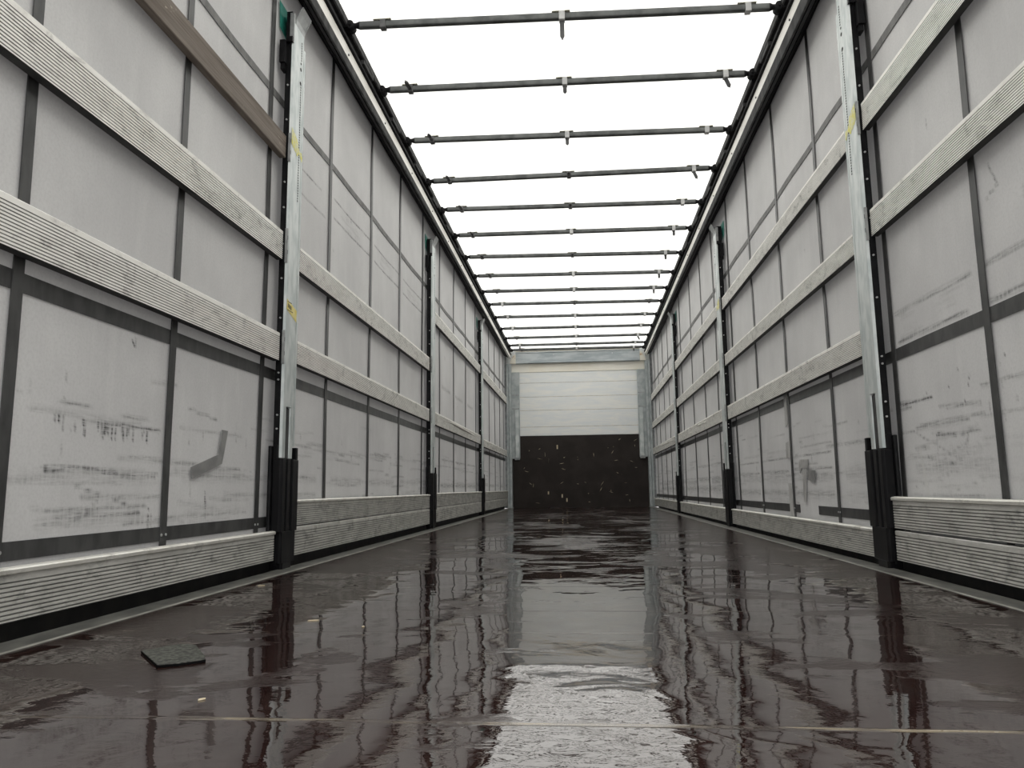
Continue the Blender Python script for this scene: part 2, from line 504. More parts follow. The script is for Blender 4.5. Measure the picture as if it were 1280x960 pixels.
def wave(s, y, z):
    sp = 0.78
    a = 0.0022 * np.sin(2 * np.pi * y / sp + s) * np.clip(z, 0, 1.5) / 1.5
    b = 0.0016 * np.sin(3.1 * y + 2.2 * z + s) + 0.0012 * np.sin(1.3 * y - 4.1 * z)
    return CX + (a + b)

def add_stroke(A, YY, ZZ, y0, z0, y1, z1, wd, st, soft=0.5):
    ylo, yhi = min(y0, y1) - wd * 2, max(y0, y1) + wd * 2
    zlo, zhi = min(z0, z1) - wd * 2, max(z0, z1) + wd * 2
    iy0, iy1 = np.searchsorted(YY, [ylo, yhi]); iz0, iz1 = np.searchsorted(ZZ, [zlo, zhi])
    if iy1 <= iy0 or iz1 <= iz0: return
    yy, zz = np.meshgrid(YY[iy0:iy1], ZZ[iz0:iz1])
    dy, dz = y1 - y0, z1 - z0
    L2 = dy * dy + dz * dz + 1e-9
    t = np.clip(((yy - y0) * dy + (zz - z0) * dz) / L2, 0, 1)
    d = np.hypot(yy - (y0 + t * dy), zz - (z0 + t * dz))
    m = np.clip((wd - d) / (wd * soft), 0, 1) * st
    A[iz0:iz1, iy0:iy1] = np.maximum(A[iz0:iz1, iy0:iy1], m)

def make_curtain(s, label):
    YY = np.concatenate([np.arange(-0.12, 1.0, 0.05), np.arange(1.0, 3.3, 0.008), np.arange(3.3, 6.6, 0.015), np.arange(6.6, YF - 0.03, 0.03)])
    ZZ = np.arange(0.05, 2.80, 0.01)
    yy, zz = np.meshgrid(YY, ZZ)
    xx = wave(s, yy, zz) * s
    st = np.zeros_like(yy); we = np.zeros_like(yy)
    R = random.Random(31 + s)
    def S_(*a, **k): add_stroke(st, YY, ZZ, *a, **k)
    def W_(*a, **k): add_stroke(we, YY, ZZ, *a, **k)
    # rubbing streaks at pallet height, all along the wall
    for i in range(230):
        y = R.uniform(1.0, 12.8); z = R.choice([R.gauss(0.385, .035), R.gauss(0.27, .03), R.gauss(0.55, .03), R.uniform(.24, .75)])
        L = R.uniform(.04, .40) * (1 if R.random() < .8 else 1.6)
        S_(y, z, y + L, z + R.gauss(0, .006), R.uniform(.004, .013), R.uniform(.10, .42), soft=.9)
    for c in range(17):                      # broad smears on every field between straps
        y = STRAPS[s][c]
        if c + 1 < len(STRAPS[s]):
            y2 = STRAPS[s][c + 1]
            for q in range(4):
                z = 0.385 + R.gauss(0, .012); S_(y + .12 * R.random() + .06, z, y2 - .12, z, R.uniform(.012, .030), R.uniform(.12, .26) * (1 if y < 6 else 1.7), soft=1)
            z = .545 + R.gauss(0, .012); S_(y + .08, z, y2 - .10 - .1 * R.random(), z, .007, .33, soft=.8)
            z = .27 + R.gauss(0, .02); S_(y + .15, z, y2 - .12, z, R.uniform(.015, .04), .16, soft=1)
    for i in range(120):                     # short vertical ticks and drips
        y = R.uniform(1.0, 9.0); z = R.gauss(.57, .05) if R.random() < .6 else R.uniform(.25, 2.3)
        S_(y, z, y + R.gauss(0, .004), z - R.uniform(.01, .05), R.uniform(.002, .006), R.uniform(.15, .5), soft=.9)
    for i in range(70):
        y = R.uniform(1.0, 12.0); z = R.uniform(.3, 2.4)
        W_(y, z, y + R.gauss(0, .03), z - R.uniform(.05, .25), R.uniform(.006, .02), R.uniform(.05, .22), soft=1)
    if s < 0:
        S_(1.70, .535, 2.29, .530, .0035, .55); S_(1.66, .578, 2.26, .556, .003, .4)
        for i in range(34):
            y = R.uniform(1.78, 2.27); S_(y, .533, y + .002, .533 - R.uniform(.012, .045), R.uniform(.002, .006), R.uniform(.4, .85))
        for q in range(7): S_(1.76 + R.uniform(0, .1), .392 + R.gauss(0, .008), 2.22 + R.uniform(0, .08), .388 + R.gauss(0, .006), .0035, R.uniform(.3, .6))
        for q in range(10): S_(1.74 + R.uniform(0, .2), .27 + R.gauss(0, .018), 1.95 + R.uniform(0, .3), .272 + R.gauss(0, .018), R.uniform(.005, .012), R.uniform(.25, .55), soft=.9)
        for i in range(4):
            for j in range(7):
                if R.random() < .8: S_(2.245 + i * .015, .285 - j * .0105, 2.247 + i * .015, .281 - j * .0105, .003, .8)
        for a, b in ((3.905, 4.60), (4.715, 5.395), (5.53, 6.215)):
            S_(a, 1.962, b, 1.962, .007, .62); S_(a, 1.852, b, 1.854, .007, .62)
            for q in range(14):
                y = R.uniform(a + .1, b - .2); z = R.uniform(1.865, 1.95); S_(y, z, y + R.uniform(.03, .14), z, R.uniform(.006, .02), R.uniform(.06, .2), soft=1)
        S_(3.35, 1.93, 3.70, 1.93, .005, .5); S_(3.40, 1.80, 3.76, 1.80, .005, .45)
        S_(2.60, .33, 2.61, .24, .006, .6); S_(2.42, .30, 2.70, .27, .014, .22, soft=1)
        S_(2.46, .62, 2.66, .60, .006, .45); S_(2.11, .79, 2.125, .775, .004, .8); S_(2.125, .775, 2.125, .80, .004, .8)
        for a, b in ((7.15, 7.8), (7.95, 8.6), (8.78, 9.4)):
            S_(a, .62, b, .62, .012, .4); S_(a, .37, b, .37, .035, .5, soft=1); S_(a, 1.33, b - .2, 1.33, .03, .3, soft=1)
    else:
        S_(3.06, 1.005, 2.46, 1.002, .010, .5, soft=.9); S_(3.04, .888, 2.50, .888, .012, .5, soft=.9)
        S_(2.38, 1.004, 1.9, 1.004, .012, .5, soft=.9); S_(2.36, .886, 1.9, .885, .014, .5, soft=.9)
        for q in range(16):
            y = R.uniform(2.4, 3.0); z = R.uniform(.89, 1.0); S_(y, z, y + R.uniform(.04, .16), z, R.uniform(.004, .015), R.uniform(.06, .2), soft=1)
        S_(3.08, .645, 2.80, .638, .008, .7); S_(3.08, .625, 2.98, .622, .012, .5, soft=.9); S_(2.75, .60, 2.48, .585, .009, .5, soft=.9)
        S_(2.78, .505, 2.66, .495, .009, .6); S_(2.62, .495, 2.5, .50, .007, .5); S_(2.97, .465, 2.86, .465, .010, .4, soft=.9)
        for q in range(18): S_(R.uniform(2.4, 2.9), R.gauss(.42, .06), R.uniform(2.5, 3.05), R.gauss(.42, .06), R.uniform(.003, .01), R.uniform(.12, .4), soft=.9)
        W_(2.935, .46, 2.895, .29, .016, .65, soft=.8)
        for i in range(26):
            y = R.uniform(2.0, 3.05); z = R.uniform(.4, .72); S_(y, z, y + .004, z - .006, .005, .6)
        S_(2.30, 1.30, 2.26, 1.22, .006, .5); S_(2.26, 1.22, 2.33, 1.20, .005, .5)
        for a, b in ((5.53, 6.2), (4.75, 5.42), (3.95, 4.62)):
            S_(a, .42, b, .425, .010, .5, soft=.9); S_(a, .285, b, .285, .03, .35, soft=1); S_(a, .50, b, .495, .006, .5)
        for a, b in ((7.1, 7.7), (7.8, 8.5), (8.6, 9.3), (9.6, 10.1), (10.2, 10.8), (10.9, 11.45), (11.6, 12.1)):
            S_(a, .31, b, .31, .045, .4, soft=1); S_(a, .42, b, .42, .012, .35, soft=1)
    ny, nz = len(YY), len(ZZ)
    root = thing('side_curtain', label, 'curtain', (s * CX, 0, 0))
    me = bpy.data.meshes.new('tarpaulin')
    co = np.stack([xx, yy, zz], -1).reshape(-1, 3)
    idx = np.arange(ny * nz).reshape(nz, ny)
    fa = np.stack([idx[:-1, :-1], idx[:-1, 1:], idx[1:, 1:], idx[1:, :-1]], -1).reshape(-1, 4)
    if s > 0: pass
    else: fa = fa[:, ::-1]
    me.vertices.add(len(co)); me.vertices.foreach_set('co', co.ravel())
    me.loops.add(fa.size); me.loops.foreach_set('vertex_index', fa.ravel().astype(np.int32))
    me.polygons.add(len(fa)); me.polygons.foreach_set('loop_start', np.arange(0, fa.size, 4, dtype=np.int32))
    me.polygons.foreach_set('loop_total', np.full(len(fa), 4, dtype=np.int32))
    me.polygons.foreach_set('use_smooth', np.ones(len(fa), dtype=bool))
    me.update(calc_edges=True)
    for nm, arr in (('stain', st), ('wear', we)):
        a = me.attributes.new(nm, 'FLOAT', 'POINT'); a.data.foreach_set('value', arr.ravel().astype(np.float32))
    me.materials.append(MT['curtain'])
    o = bpy.data.objects.new('tarpaulin', me); COL.objects.link(o)
    o.parent = root; o.matrix_parent_inverse = Matrix.Translation((-s * CX, 0, 0))

    def ribbon(name, pts_y, pts_z, wd, vertical, mat, off, rivets=()):
        """a strap welded on the curtain, 3 mm thick, following its billow"""
        m = MB(); n = len(pts_y)
        vv = []
        for y, z in zip(pts_y, pts_z):
            for e in (-1, 1):
                yy_, zz_ = (y + e * wd / 2, z) if vertical else (y, z + e * wd / 2)
                xo = float(wave(s, np.array(yy_), np.array(zz_)))
                vv.append((s * (xo - off), yy_, zz_)); vv.append((s * (xo - off + .003), yy_, zz_))
        ff = []
        for i in range(n - 1):
            a = i * 4; b = a + 4
            ff += [(a, a + 2, b + 2, b), (a + 1, b + 1, b + 3, a + 3), (a, b, b + 1, a + 1), (a + 2, a + 3, b + 3, b + 2)]
        ff += [(0, 1, 3, 2), (4 * n - 4, 4 * n - 2, 4 * n - 1, 4 * n - 3)]
        m.add(vv, ff, 0)
        ob = m.build(name, mat, root)
        for (y, z) in rivets:
            r = MB(); xo = float(wave(s, np.array(y), np.array(z))) - off
            r.tube((s * xo, y, z), (s * (xo - .003), y, z), .0045, 10)
            r.build('rivet', 'rivet', ob)
        return ob
    zs = np.linspace(.10, 2.76, 60)
    for y in STRAPS[s]:
        tilt = 0.0
        rv = [(y - .014, .197), (y + .012, .197)] if 0.8 < y < 6 else ()
        ribbon('vertical_strap', [y + tilt * z for z in zs], zs, .037, True, 'strap', .0075, rv)
    yb = np.linspace(0.0, YF - .06, 200)
    ribbon('horizontal_strap', yb, np.full(200, 0.843), .048, False, 'strap', .0045)
    ribbon('horizontal_strap', yb, np.full(200, 2.132), .036, False, 'strap_pale', .0045)
    if s < 0:
        ribbon('hem_strap', yb, 0.199 + 0.010 * np.clip((yb - 2) / 3, -.5, .6), .045, False, 'strap', .0045)
    else:                                           # the hem strap is torn away along one stretch
        for a, b in ((0.0, 4.20), (4.55, YF - .06)):
            yb2 = np.linspace(a, b, 120)
            ribbon('hem_strap', yb2, np.full(120, .197), .047, False, 'strap', .0045)
    # patches
    def patch(poly, mat, name, lab, off=.010):
        m = MB()
        vin = [(s * (float(wave(s, np.array(y), np.array(z))) - off), y, z) for y, z in poly]
        vo = [(x + s * .003, y, z) for x, y, z in vin]
        n = len(poly)
        m.add(vin + vo, [tuple(range(n)), tuple(range(2 * n - 1, n - 1, -1))] + [(i, (i + 1) % n, n + (i + 1) % n, n + i) for i in range(n)])
        ob = m.build(name, mat, root); ob['label'] = lab
        return ob
    for k, yp in enumerate(POST):
        patch([(yp - .185, 2.595), (yp - .02, 2.595), (yp - .02, 2.44), (yp - .17, 2.47)], 'teal', 'corner_patch', 'teal patch')
    if s < 0:
        patch([(2.478, .418), (2.486, .378), (2.66, .425), (2.70, .437), (2.738, .563), (2.692, .564), (2.672, .470)], 'patch', 'repair_patch', 'grey tape patch shaped like a tick')
    else:
        patch([(4.675, .885), (4.735, .885), (4.735, .69), (4.675, .70)], 'patch_pale', 'repair_patch', 'pale patch over a strap')
        patch([(4.66, .60), (4.75, .59), (4.745, .50), (4.665, .50)], 'patch_pale', 'repair_patch', 'pale patch over a strap')
        patch([(4.67, .345), (4.74, .345), (4.735, .12), (4.655, .12)], 'patch_pale', 'repair_patch', 'pale patch over a strap')
        patch([(4.48, .40), (4.505, .455), (4.47, .48), (4.31, .475), (4.33, .43), (4.44, .43)], 'patch_pale', 'repair_patch', 'pale crooked tape patch')
        patch([(4.43, .42), (4.36, .42), (4.40, .235), (4.44, .235)], 'patch_pale', 'repair_patch', 'pale vertical tape')
        patch([(4.33, .42), (4.20, .41), (4.22, .345), (4.34, .36)], 'patch', 'repair_patch', 'grey tape patch')
    return root

make_curtain(-1, 'grey tarpaulin side curtain with dark straps forming the left wall')
make_curtain(1, 'grey tarpaulin side curtain with dark straps forming the right wall')

# ------------------------------------------------------------------ slats and bottom boards
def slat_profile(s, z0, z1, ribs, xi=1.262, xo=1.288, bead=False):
    """(x,z) outline and the material of each edge: 0 ridge, 1 groove, 2 painted shade below and behind, 3 bright bead"""
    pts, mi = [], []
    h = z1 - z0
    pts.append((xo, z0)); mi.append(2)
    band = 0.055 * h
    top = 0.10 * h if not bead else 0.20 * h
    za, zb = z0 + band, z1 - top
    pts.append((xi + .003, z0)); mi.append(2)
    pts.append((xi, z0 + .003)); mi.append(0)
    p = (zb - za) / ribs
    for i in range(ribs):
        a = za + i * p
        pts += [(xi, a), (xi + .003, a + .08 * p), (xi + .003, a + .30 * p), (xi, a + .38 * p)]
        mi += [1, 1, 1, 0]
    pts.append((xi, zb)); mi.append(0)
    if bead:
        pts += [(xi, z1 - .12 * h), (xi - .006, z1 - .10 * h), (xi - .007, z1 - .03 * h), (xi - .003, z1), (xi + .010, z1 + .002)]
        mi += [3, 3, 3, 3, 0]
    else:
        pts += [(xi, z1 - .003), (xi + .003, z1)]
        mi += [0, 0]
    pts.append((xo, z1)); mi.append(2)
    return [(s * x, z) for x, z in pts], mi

def slat(name, s, y0, y1, z0, z1, label, cat, ribs=12, bead=False, wood=False, group=None, xi=1.262, warp=0.0):
    mb = MB()
    if wood:
        prof = [(s * 1.290, z0), (s * 1.264, z0), (s * 1.262, z0 + .003), (s * 1.262, z1 - .003), (s * 1.264, z1), (s * 1.290, z1)]
        mb.prism(prof, 'y', y0, y1, 0)
        o = mb.build(name, 'wood')
    else:
        prof, mi = slat_profile(s, z0, z1, ribs, xi=xi, bead=bead)
        mb.prism(prof, 'y', y0, y1, 0, mis=mi)
        o = mb.build(name, ['board', 'board_groove', 'slat_shade', 'edge_bright'] if name == 'bottom_board' else ['slat', 'groove', 'slat_shade', 'edge_bright'])
    return tag(o, label, cat, group)

YS = [0.10] + [p for p in POST]
def span(b, low=False):
    a = 0.10 if b == 0 else POST[b - 1] + (0.031 if low else 0.012)
    e = (POST[b] - PW - (0.014 if low else 0.006)) if b < 3 else YF - 0.165
    return a, e

BAY = ['nearest bay', 'second bay', 'third bay', 'far bay by the front wall']
def put_slats(s, b, rows):
    for z0, z1, kind, lab in rows:
        a, e = span(b, kind in 'bc')
        if kind == 'w':
            slat('wooden_slat', s, a, e, z0, z1, lab, 'slat', wood=True)
        elif kind == 's':
            slat('aluminium_slat', s, a, e, z0, z1, lab, 'slat', ribs=12, group='aluminium side slats')
        elif kind == 'b':
            slat('bottom_board', s, a, e, z0, z1, lab, 'board', ribs=9, bead=True, group='bottom boards along the floor', xi=1.255)
        elif kind == 'c':
            slat('bottom_board', s, a, e, z0, z1, lab, 'board', ribs=9, group='bottom boards along the floor', xi=1.255)

G = 'ribbed aluminium slat, '
put_slats(-1, 0, [(1.832, 1.938, 'w', 'weathered brown wooden slat high on the left wall, nearest the camera'),
                  (1.353, 1.487, 's', G + 'left wall nearest bay, right below the brown wooden slat'),
                  (0.896, 1.022, 's', G + 'left wall nearest bay, lower of the two'),
                  (0.042, 0.165, 'b', 'single ribbed bottom board of the left wall nearest bay, bright top edge')])
put_slats(-1, 1, [(1.358, 1.480, 's', G + 'left wall second bay, upper of the two'),
                  (0.915, 1.026, 's', G + 'left wall second bay, lower of the two'),
                  (0.176, 0.292, 'b', 'upper of two stacked bottom boards, left wall second bay'),
                  (0.044, 0.172, 'c', 'lower of two stacked bottom boards, left wall second bay')])
put_slats(-1, 2, [(1.838, 1.950, 's', G + 'left wall third bay, upper of the two'),
                  (0.910, 1.028, 's', G + 'left wall third bay, bent top edge, lower of the two'),
                  (0.177, 0.302, 'b', 'upper of two stacked bottom boards, left wall third bay'),
                  (0.046, 0.172, 'c', 'lower of two stacked bottom boards, left wall third bay')])
put_slats(-1, 3, [(1.822, 1.945, 's', G + 'left wall far bay beside the front corner post, upper one'),
                  (0.893, 1.000, 's', G + 'left wall far bay beside the front corner post, lower one'),
                  (0.177, 0.300, 'b', 'upper of two stacked bottom boards, left wall far bay'),
                  (0.046, 0.172, 'c', 'lower of two stacked bottom boards, left wall far bay')])
put_slats(1, 0, [(1.812, 1.936, 's', G + 'right wall nearest bay, upper of the two'),
                 (1.346, 1.464, 's', G + 'right wall nearest bay, lower of the two'),
                 (0.158, 0.281, 'b', 'upper of two stacked bottom boards, right wall nearest bay'),
                 (0.036, 0.152, 'c', 'lower of two stacked bottom boards, right wall nearest bay')])
put_slats(1, 1, [(1.815, 1.920, 's', G + 'right wall second bay, topmost of three'),
                 (1.333, 1.433, 's', G + 'right wall second bay, middle of three'),
                 (0.880, 0.996, 's', G + 'right wall second bay, lowest of three'),
                 (0.028, 0.148, 'b', 'single bottom board of the right wall second bay')])
put_slats(1, 2, [(1.815, 1.925, 's', G + 'right wall third bay, topmost of three'),
                 (1.335, 1.440, 's', G + 'right wall third bay, middle of three'),
                 (0.885, 0.998, 's', G + 'right wall third bay, lowest of three, chipped edge'),
                 (0.028, 0.148, 'b', 'single bottom board of the right wall third bay')])
put_slats(1, 3, [(1.815, 1.925, 's', G + 'right wall far bay beside the front corner post, topmost of three'),
                 (1.335, 1.440, 's', G + 'right wall far bay beside the front corner post, middle of three'),
                 (0.885, 0.998, 's', G + 'right wall far bay beside the front corner post, lowest of three'),
                 (0.028, 0.148, 'b', 'single bottom board of the right wall far bay')])

def scrape(parent_label, s, pieces, name='bent_lip'):
    """bright metal laid bare where a slat edge was knocked out of shape"""
    par = next(o for o in COL.objects if o.get('label') == parent_label)
    for (ya, za, yb, zb, w0, lift) in pieces:
        m = MB(); n = 8; V = []; Fc = []
        for i in range(n + 1):
            t = i / n; y = ya + (yb - ya) * t; z = za + (zb - za) * t
            l = lift * math.sin(math.pi * t) + .0006; wv = w0 * (.45 + .55 * math.sin(math.pi * t))
            V += [(s * 1.2618, y, z - wv), (s * (1.2618 - l), y, z - wv * .3), (s * (1.2618 - l), y, z + wv * .6), (s * 1.2618, y, z + wv)]
        for i in range(n):
            a = 4 * i; b = a + 4
            Fc += [(a + k, a + (k + 1) % 4, b + (k + 1) % 4, b + k) for k in range(4)]
        m.add(V, Fc + [(0, 1, 2, 3), (4 * n + 3, 4 * n + 2, 4 * n + 1, 4 * n)])
        o = m.build(name, 'edge_bright', par); o['label'] = 'bright bent edge'

scrape(G + 'left wall third bay, bent top edge, lower of the two', -1, [(7.25, 1.000, 9.0, .985, .016, .014)])
scrape(G + 'right wall third bay, lowest of three, chipped edge', 1, [(7.42, .955, 7.62, .962, .012, .005), (7.72, .962, 7.98, .966, .012, .005), (8.35, .925, 8.62, .93, .010, .004), (6.75, .985, 6.95, .985, .008, .004)])
scrape(G + 'right wall far bay beside the front corner post, lowest of three', 1, [(10.05, .955, 11.9, .965, .014, .004)])

# ------------------------------------------------------------------ sliding posts
def make_post(s, k, label, near_z, far_z, sticker=None):
    yf = POST[k]; yn = yf - PW
    root = thing('sliding_post', label, 'post', (s * 1.26, yf - PW / 2, 0), 'sliding posts between the curtain bays')
    X = lambda v: s * v
    # inner black column
    mb = MB()
    mb.box(X(1.253), X(1.280 if k == 0 else 1.290), yn + .002, yf - .012, .02, 2.56)
    mb.box(X(1.276), X(1.289), yn + .05, yf - .03, .02, 2.57)
    col = mb.build('inner_column', 'black', root)
    for z in (.60, .66, .815, .845, 1.09, 1.27, 1.43, 1.60, 1.72, 2.02, 2.19):
        r = MB(); r.tube((X(1.265), yn + .003, z), (X(1.265), yn - .003, z), .0042, 10)
        r.build('rivet', 'rivet', col)
    # small black pull plates on the column
    mb = MB()
    mb.box(X(1.272), X(1.298), yn - .030, yn + .03, 2.29, 2.40)
    mb.prism([(X(1.276), yn - .02), (X(1.295), yn - .02), (X(1.295), yn + .02), (X(1.276), yn + .02)], 'z', 2.26, 2.29)
    mb.build('guard_plate', 'black', root)
    # galvanised channel
    y0, y1 = yn, yf - .028
    def face(z0, z1, a, b):
        mb.prism([(X(1.252), a), (X(1.2415), a + .006), (X(1.240), a + .011), (X(1.240), b - .006), (X(1.2425), b), (X(1.252), b)], 'z', z0, z1)
    mb = MB()
    face(.70, 2.50, y0, y1)
    ym = (y0 + y1) / 2
    face(.475, .70, y0, ym - .020)
    face(.475, .70, ym + .022, y1)
    mb.prism([(X(1.252), y1 + .006), (X(1.244), y1 + .006), (X(1.2425), y1 + .010), (X(1.2425), yf - .004), (X(1.246), yf), (X(1.252), yf)], 'z', .53, 2.44)
    mb.box(X(1.248), X(1.252), y1, y1 + .006, .53, 2.44, 1)
    # punched holes along the upper half
    yh = y1 - .030
    for i in range(64):
        z = 1.66 + i * .0125
        if z > 2.46: break
        if 2.24 < z < 2.36: continue
        mb.box(X(1.2393), X(1.2405), yh - .004, yh + .004, z, z + .0075, 1)
    for z in (2.245, 2.315, 2.345):
        mb.tube((X(1.2393), yh - .005, z), (X(1.2405), yh - .005, z), .009 if z < 2.33 else .006, 10, 1)
    mb.build('channel', ['galv', 'hole'], root)
    # slot insert in the channel foot
    mb = MB(); mb.box(X(1.2455), X(1.2525), ym - .021, ym + .023, .475, .695)
    mb.build('slot_rail', 'rail_dark', root)
    # black lower sleeve with guide grooves
    mb = MB()
    P = [(1.272, yn - .012), (1.240, yn - .012), (1.230, yn - .004), (1.230, yn + .028), (1.243, yn + .030), (1.243, yn + .050),
         (1.231, yn + .052), (1.231, yn + .083), (1.243, yn + .085), (1.243, yn + .108), (1.230, yn + .110), (1.230, yf + .020), (1.240, yf + .028), (1.272, yf + .028)]
    mb.prism([(X(a), b) for a, b in P], 'z', .16, .47)
    P2 = [(1.278, yn + .004), (1.240, yn + .004), (1.232, yn + .012), (1.232, yf + .005), (1.240, yf + .012), (1.278, yf + .012)]
    mb.prism([(X(a), b) for a, b in P2], 'z', .03, .16)
    P3 = [(1.290, yn + .022), (1.242, yn + .022), (1.234, yn + .030), (1.234, yf - .03), (1.242, yf - .022), (1.290, yf - .022)]
    mb.prism([(X(a), b) for a, b in P3], 'z', .0, .03)
    mb.box(X(1.236), X(1.272), yf + .006, yf + .026, .47, .525)
    mb.box(X(1.254), X(1.272), yn - .012, yn + .0015, .47, .53)
    mb.build('sleeve', 'black_worn', root, bevel=.0015)
    mb = MB(); mb.box(X(1.273), X(1.288), yn - .030, yn + .06, .09, .525)
    mb.build('side_plate', 'black', root, bevel=.004)
    # slat pockets on both sides
    def pocket(near, z0, z1):
        m = MB()
        if near:
            m.box(X(1.2435), X(1.2525), yn - .0045, yn - .0005, z0, z1)
            m.box(X(1.2415), X(1.2455), yn - .004, yn + .002, z0, z1)
            for q in (.3, .72): m.box(X(1.2409), X(1.2416), yn - .0025, yn + .001, z0 + (z1 - z0) * q - .008, z0 + (z1 - z0) * q + .010, 1)
        else:
            m.box(X(1.247), X(1.252), yf + .0005, yf + .010, z0, z1)
            m.box(X(1.252), X(1.292), yf + .0005, yf + .010, z0, z1)
            for q in (.25, .62): m.box(X(1.2464), X(1.2471), yf + .003, yf + .008, z0 + (z1 - z0) * q - .008, z0 + (z1 - z0) * q + .012, 1)
        m.build('slat_pocket', ['galv_dark', 'hole'], root)
    for z0, z1 in near_z: pocket(True, z0 - .012, z1 + .012)
    for z0, z1 in far_z: pocket(False, z0 - .004, z1 + .022)
    # head that leans in to the roof rail
    mb = MB()
    for a, b, t in ((yn + .018, yf - .026, .004),):
        Q = [(1.243, 2.50), (1.238, 2.53), (1.222, 2.565), (1.208, 2.588), (1.212, 2.590), (1.226, 2.568), (1.243, 2.535), (1.249, 2.50)]
        mb.prism([(X(x), z) for x, z in Q], 'y', a, b)
        mb.prism([(X(1.249), 2.50), (X(1.210), 2.586), (X(1.275), 2.60), (X(1.275), 2.50)], 'y', b, b + .004)
    mb.box(X(1.243), X(1.262), yn - .002, yn + .03, 2.40, 2.55)
    mb.build('head_bracket', 'galv_dark', root)
    mb = MB(); mb.box(X(1.244), X(1.275), yn - .014, yn + .012, 2.40, 2.425)
    mb.build('stop_block', 'black', root)
    if sticker: sticker(root, s, yn, yf)
    return root

def sticker_bar(root, s, yn, yf):
    m = MB()
    xx = s * 1.2392
    m.add([(xx, yn + .008, 1.178), (xx, y_ := yf - .030, 1.148), (xx, yf - .030, 1.093), (xx, yf - .040, 1.100), (xx, yn + .006, 1.130)], [(0, 1, 2, 3, 4)])
    m.add([(xx + s * .0006, yn + .008, 1.178), (xx + s * .0006, yf - .030, 1.148), (xx + s * .0006, yf - .030, 1.093), (xx + s * .0006, yn + .006, 1.130)], [(0, 3, 2, 1)])
    o = m.build('sticker', 'yellow', root); o['label'] = 'yellow sticker with a black bar pattern'
    p = MB()
    for i in range(6):
        y = yn + .018 + i * .007
        p.box(s * 1.2386, s * 1.2390, y, y + .0042, 1.142 - i * .0014, 1.160 - i * .0014)
    p.box(s * 1.2386, s * 1.2390, yn + .012, yn + .075, 1.128, 1.131)
    p.box(s * 1.2386, s * 1.2390, yn + .012, yn + .06, 1.166, 1.169)
    p.build('print', 'print', o)

def sticker_torn(za, zb):
    def f(root, s, yn, yf):
        m = MB(); R = random.Random(7)
        n = 14
        V = []; Fc = []
        for i in range(n + 1):
            t = i / n; y = yn + .002 + t * (yf - yn - .02)
            zc = za + (zb - za) * t
            hw = .034 + .016 * R.random() if t < .6 else .010 + .014 * R.random()
            V += [(s * 1.2392, y, zc + hw), (s * 1.2392, y, zc - hw), (s * 1.2399, y, zc + hw), (s * 1.2399, y, zc - hw)]
        for i in range(n):
            a = 4 * i; b = a + 4
            Fc += [(a, a + 1, b + 1, b), (a + 2, b + 2, b + 3, a + 3)]
        m.add(V, Fc)
        o = m.build('sticker', 'yellow_worn', root); o['label'] = 'torn remains of a yellow sticker'
    return f

def st_left(root, s, yn, yf):
    sticker_bar(root, s, yn, yf); sticker_torn(1.945, 1.885)(root, s, yn, yf)
def st_right(root, s, yn, yf):
    sticker_torn(1.905, 1.85)(root, s, yn, yf)

SA, SB, SW = (1.353, 1.487), (.896, 1.022), (1.83, 1.94)
make_post(-1, 0, 'galvanised sliding post on the left wall, nearest, with yellow bar sticker', [SW, SA, SB], [(1.358, 1.48), (.915, 1.026), (1.85, 1.92), (2.24, 2.35)], st_left)
make_post(-1, 1, 'galvanised sliding post on the left wall, second from the camera', [(1.358, 1.48), (.915, 1.026)], [(1.838, 1.95), (.91, 1.028)])
make_post(-1, 2, 'galvanised sliding post on the left wall, closest to the front wall', [(1.838, 1.95), (.91, 1.028)], [(1.822, 1.945), (.893, 1.0)])
make_post(1, 0, 'galvanised sliding post on the right wall, nearest, with torn yellow sticker', [(1.812, 1.936), (1.346, 1.464)], [(1.815, 1.92), (1.333, 1.433), (.88, .996), (2.24, 2.35)], st_right)
make_post(1, 1, 'galvanised sliding post on the right wall, second from the camera', [(1.815, 1.92), (1.333, 1.433), (.88, .996)], [(1.815, 1.925), (1.335, 1.44), (.885, .998)],
          sticker_torn(1.88, 1.86))
make_post(1, 2, 'galvanised sliding post on the right wall, closest to the front wall', [(1.815, 1.925), (1.335, 1.44), (.885, .998)], [(1.815, 1.925), (1.335, 1.44), (.885, .998)])

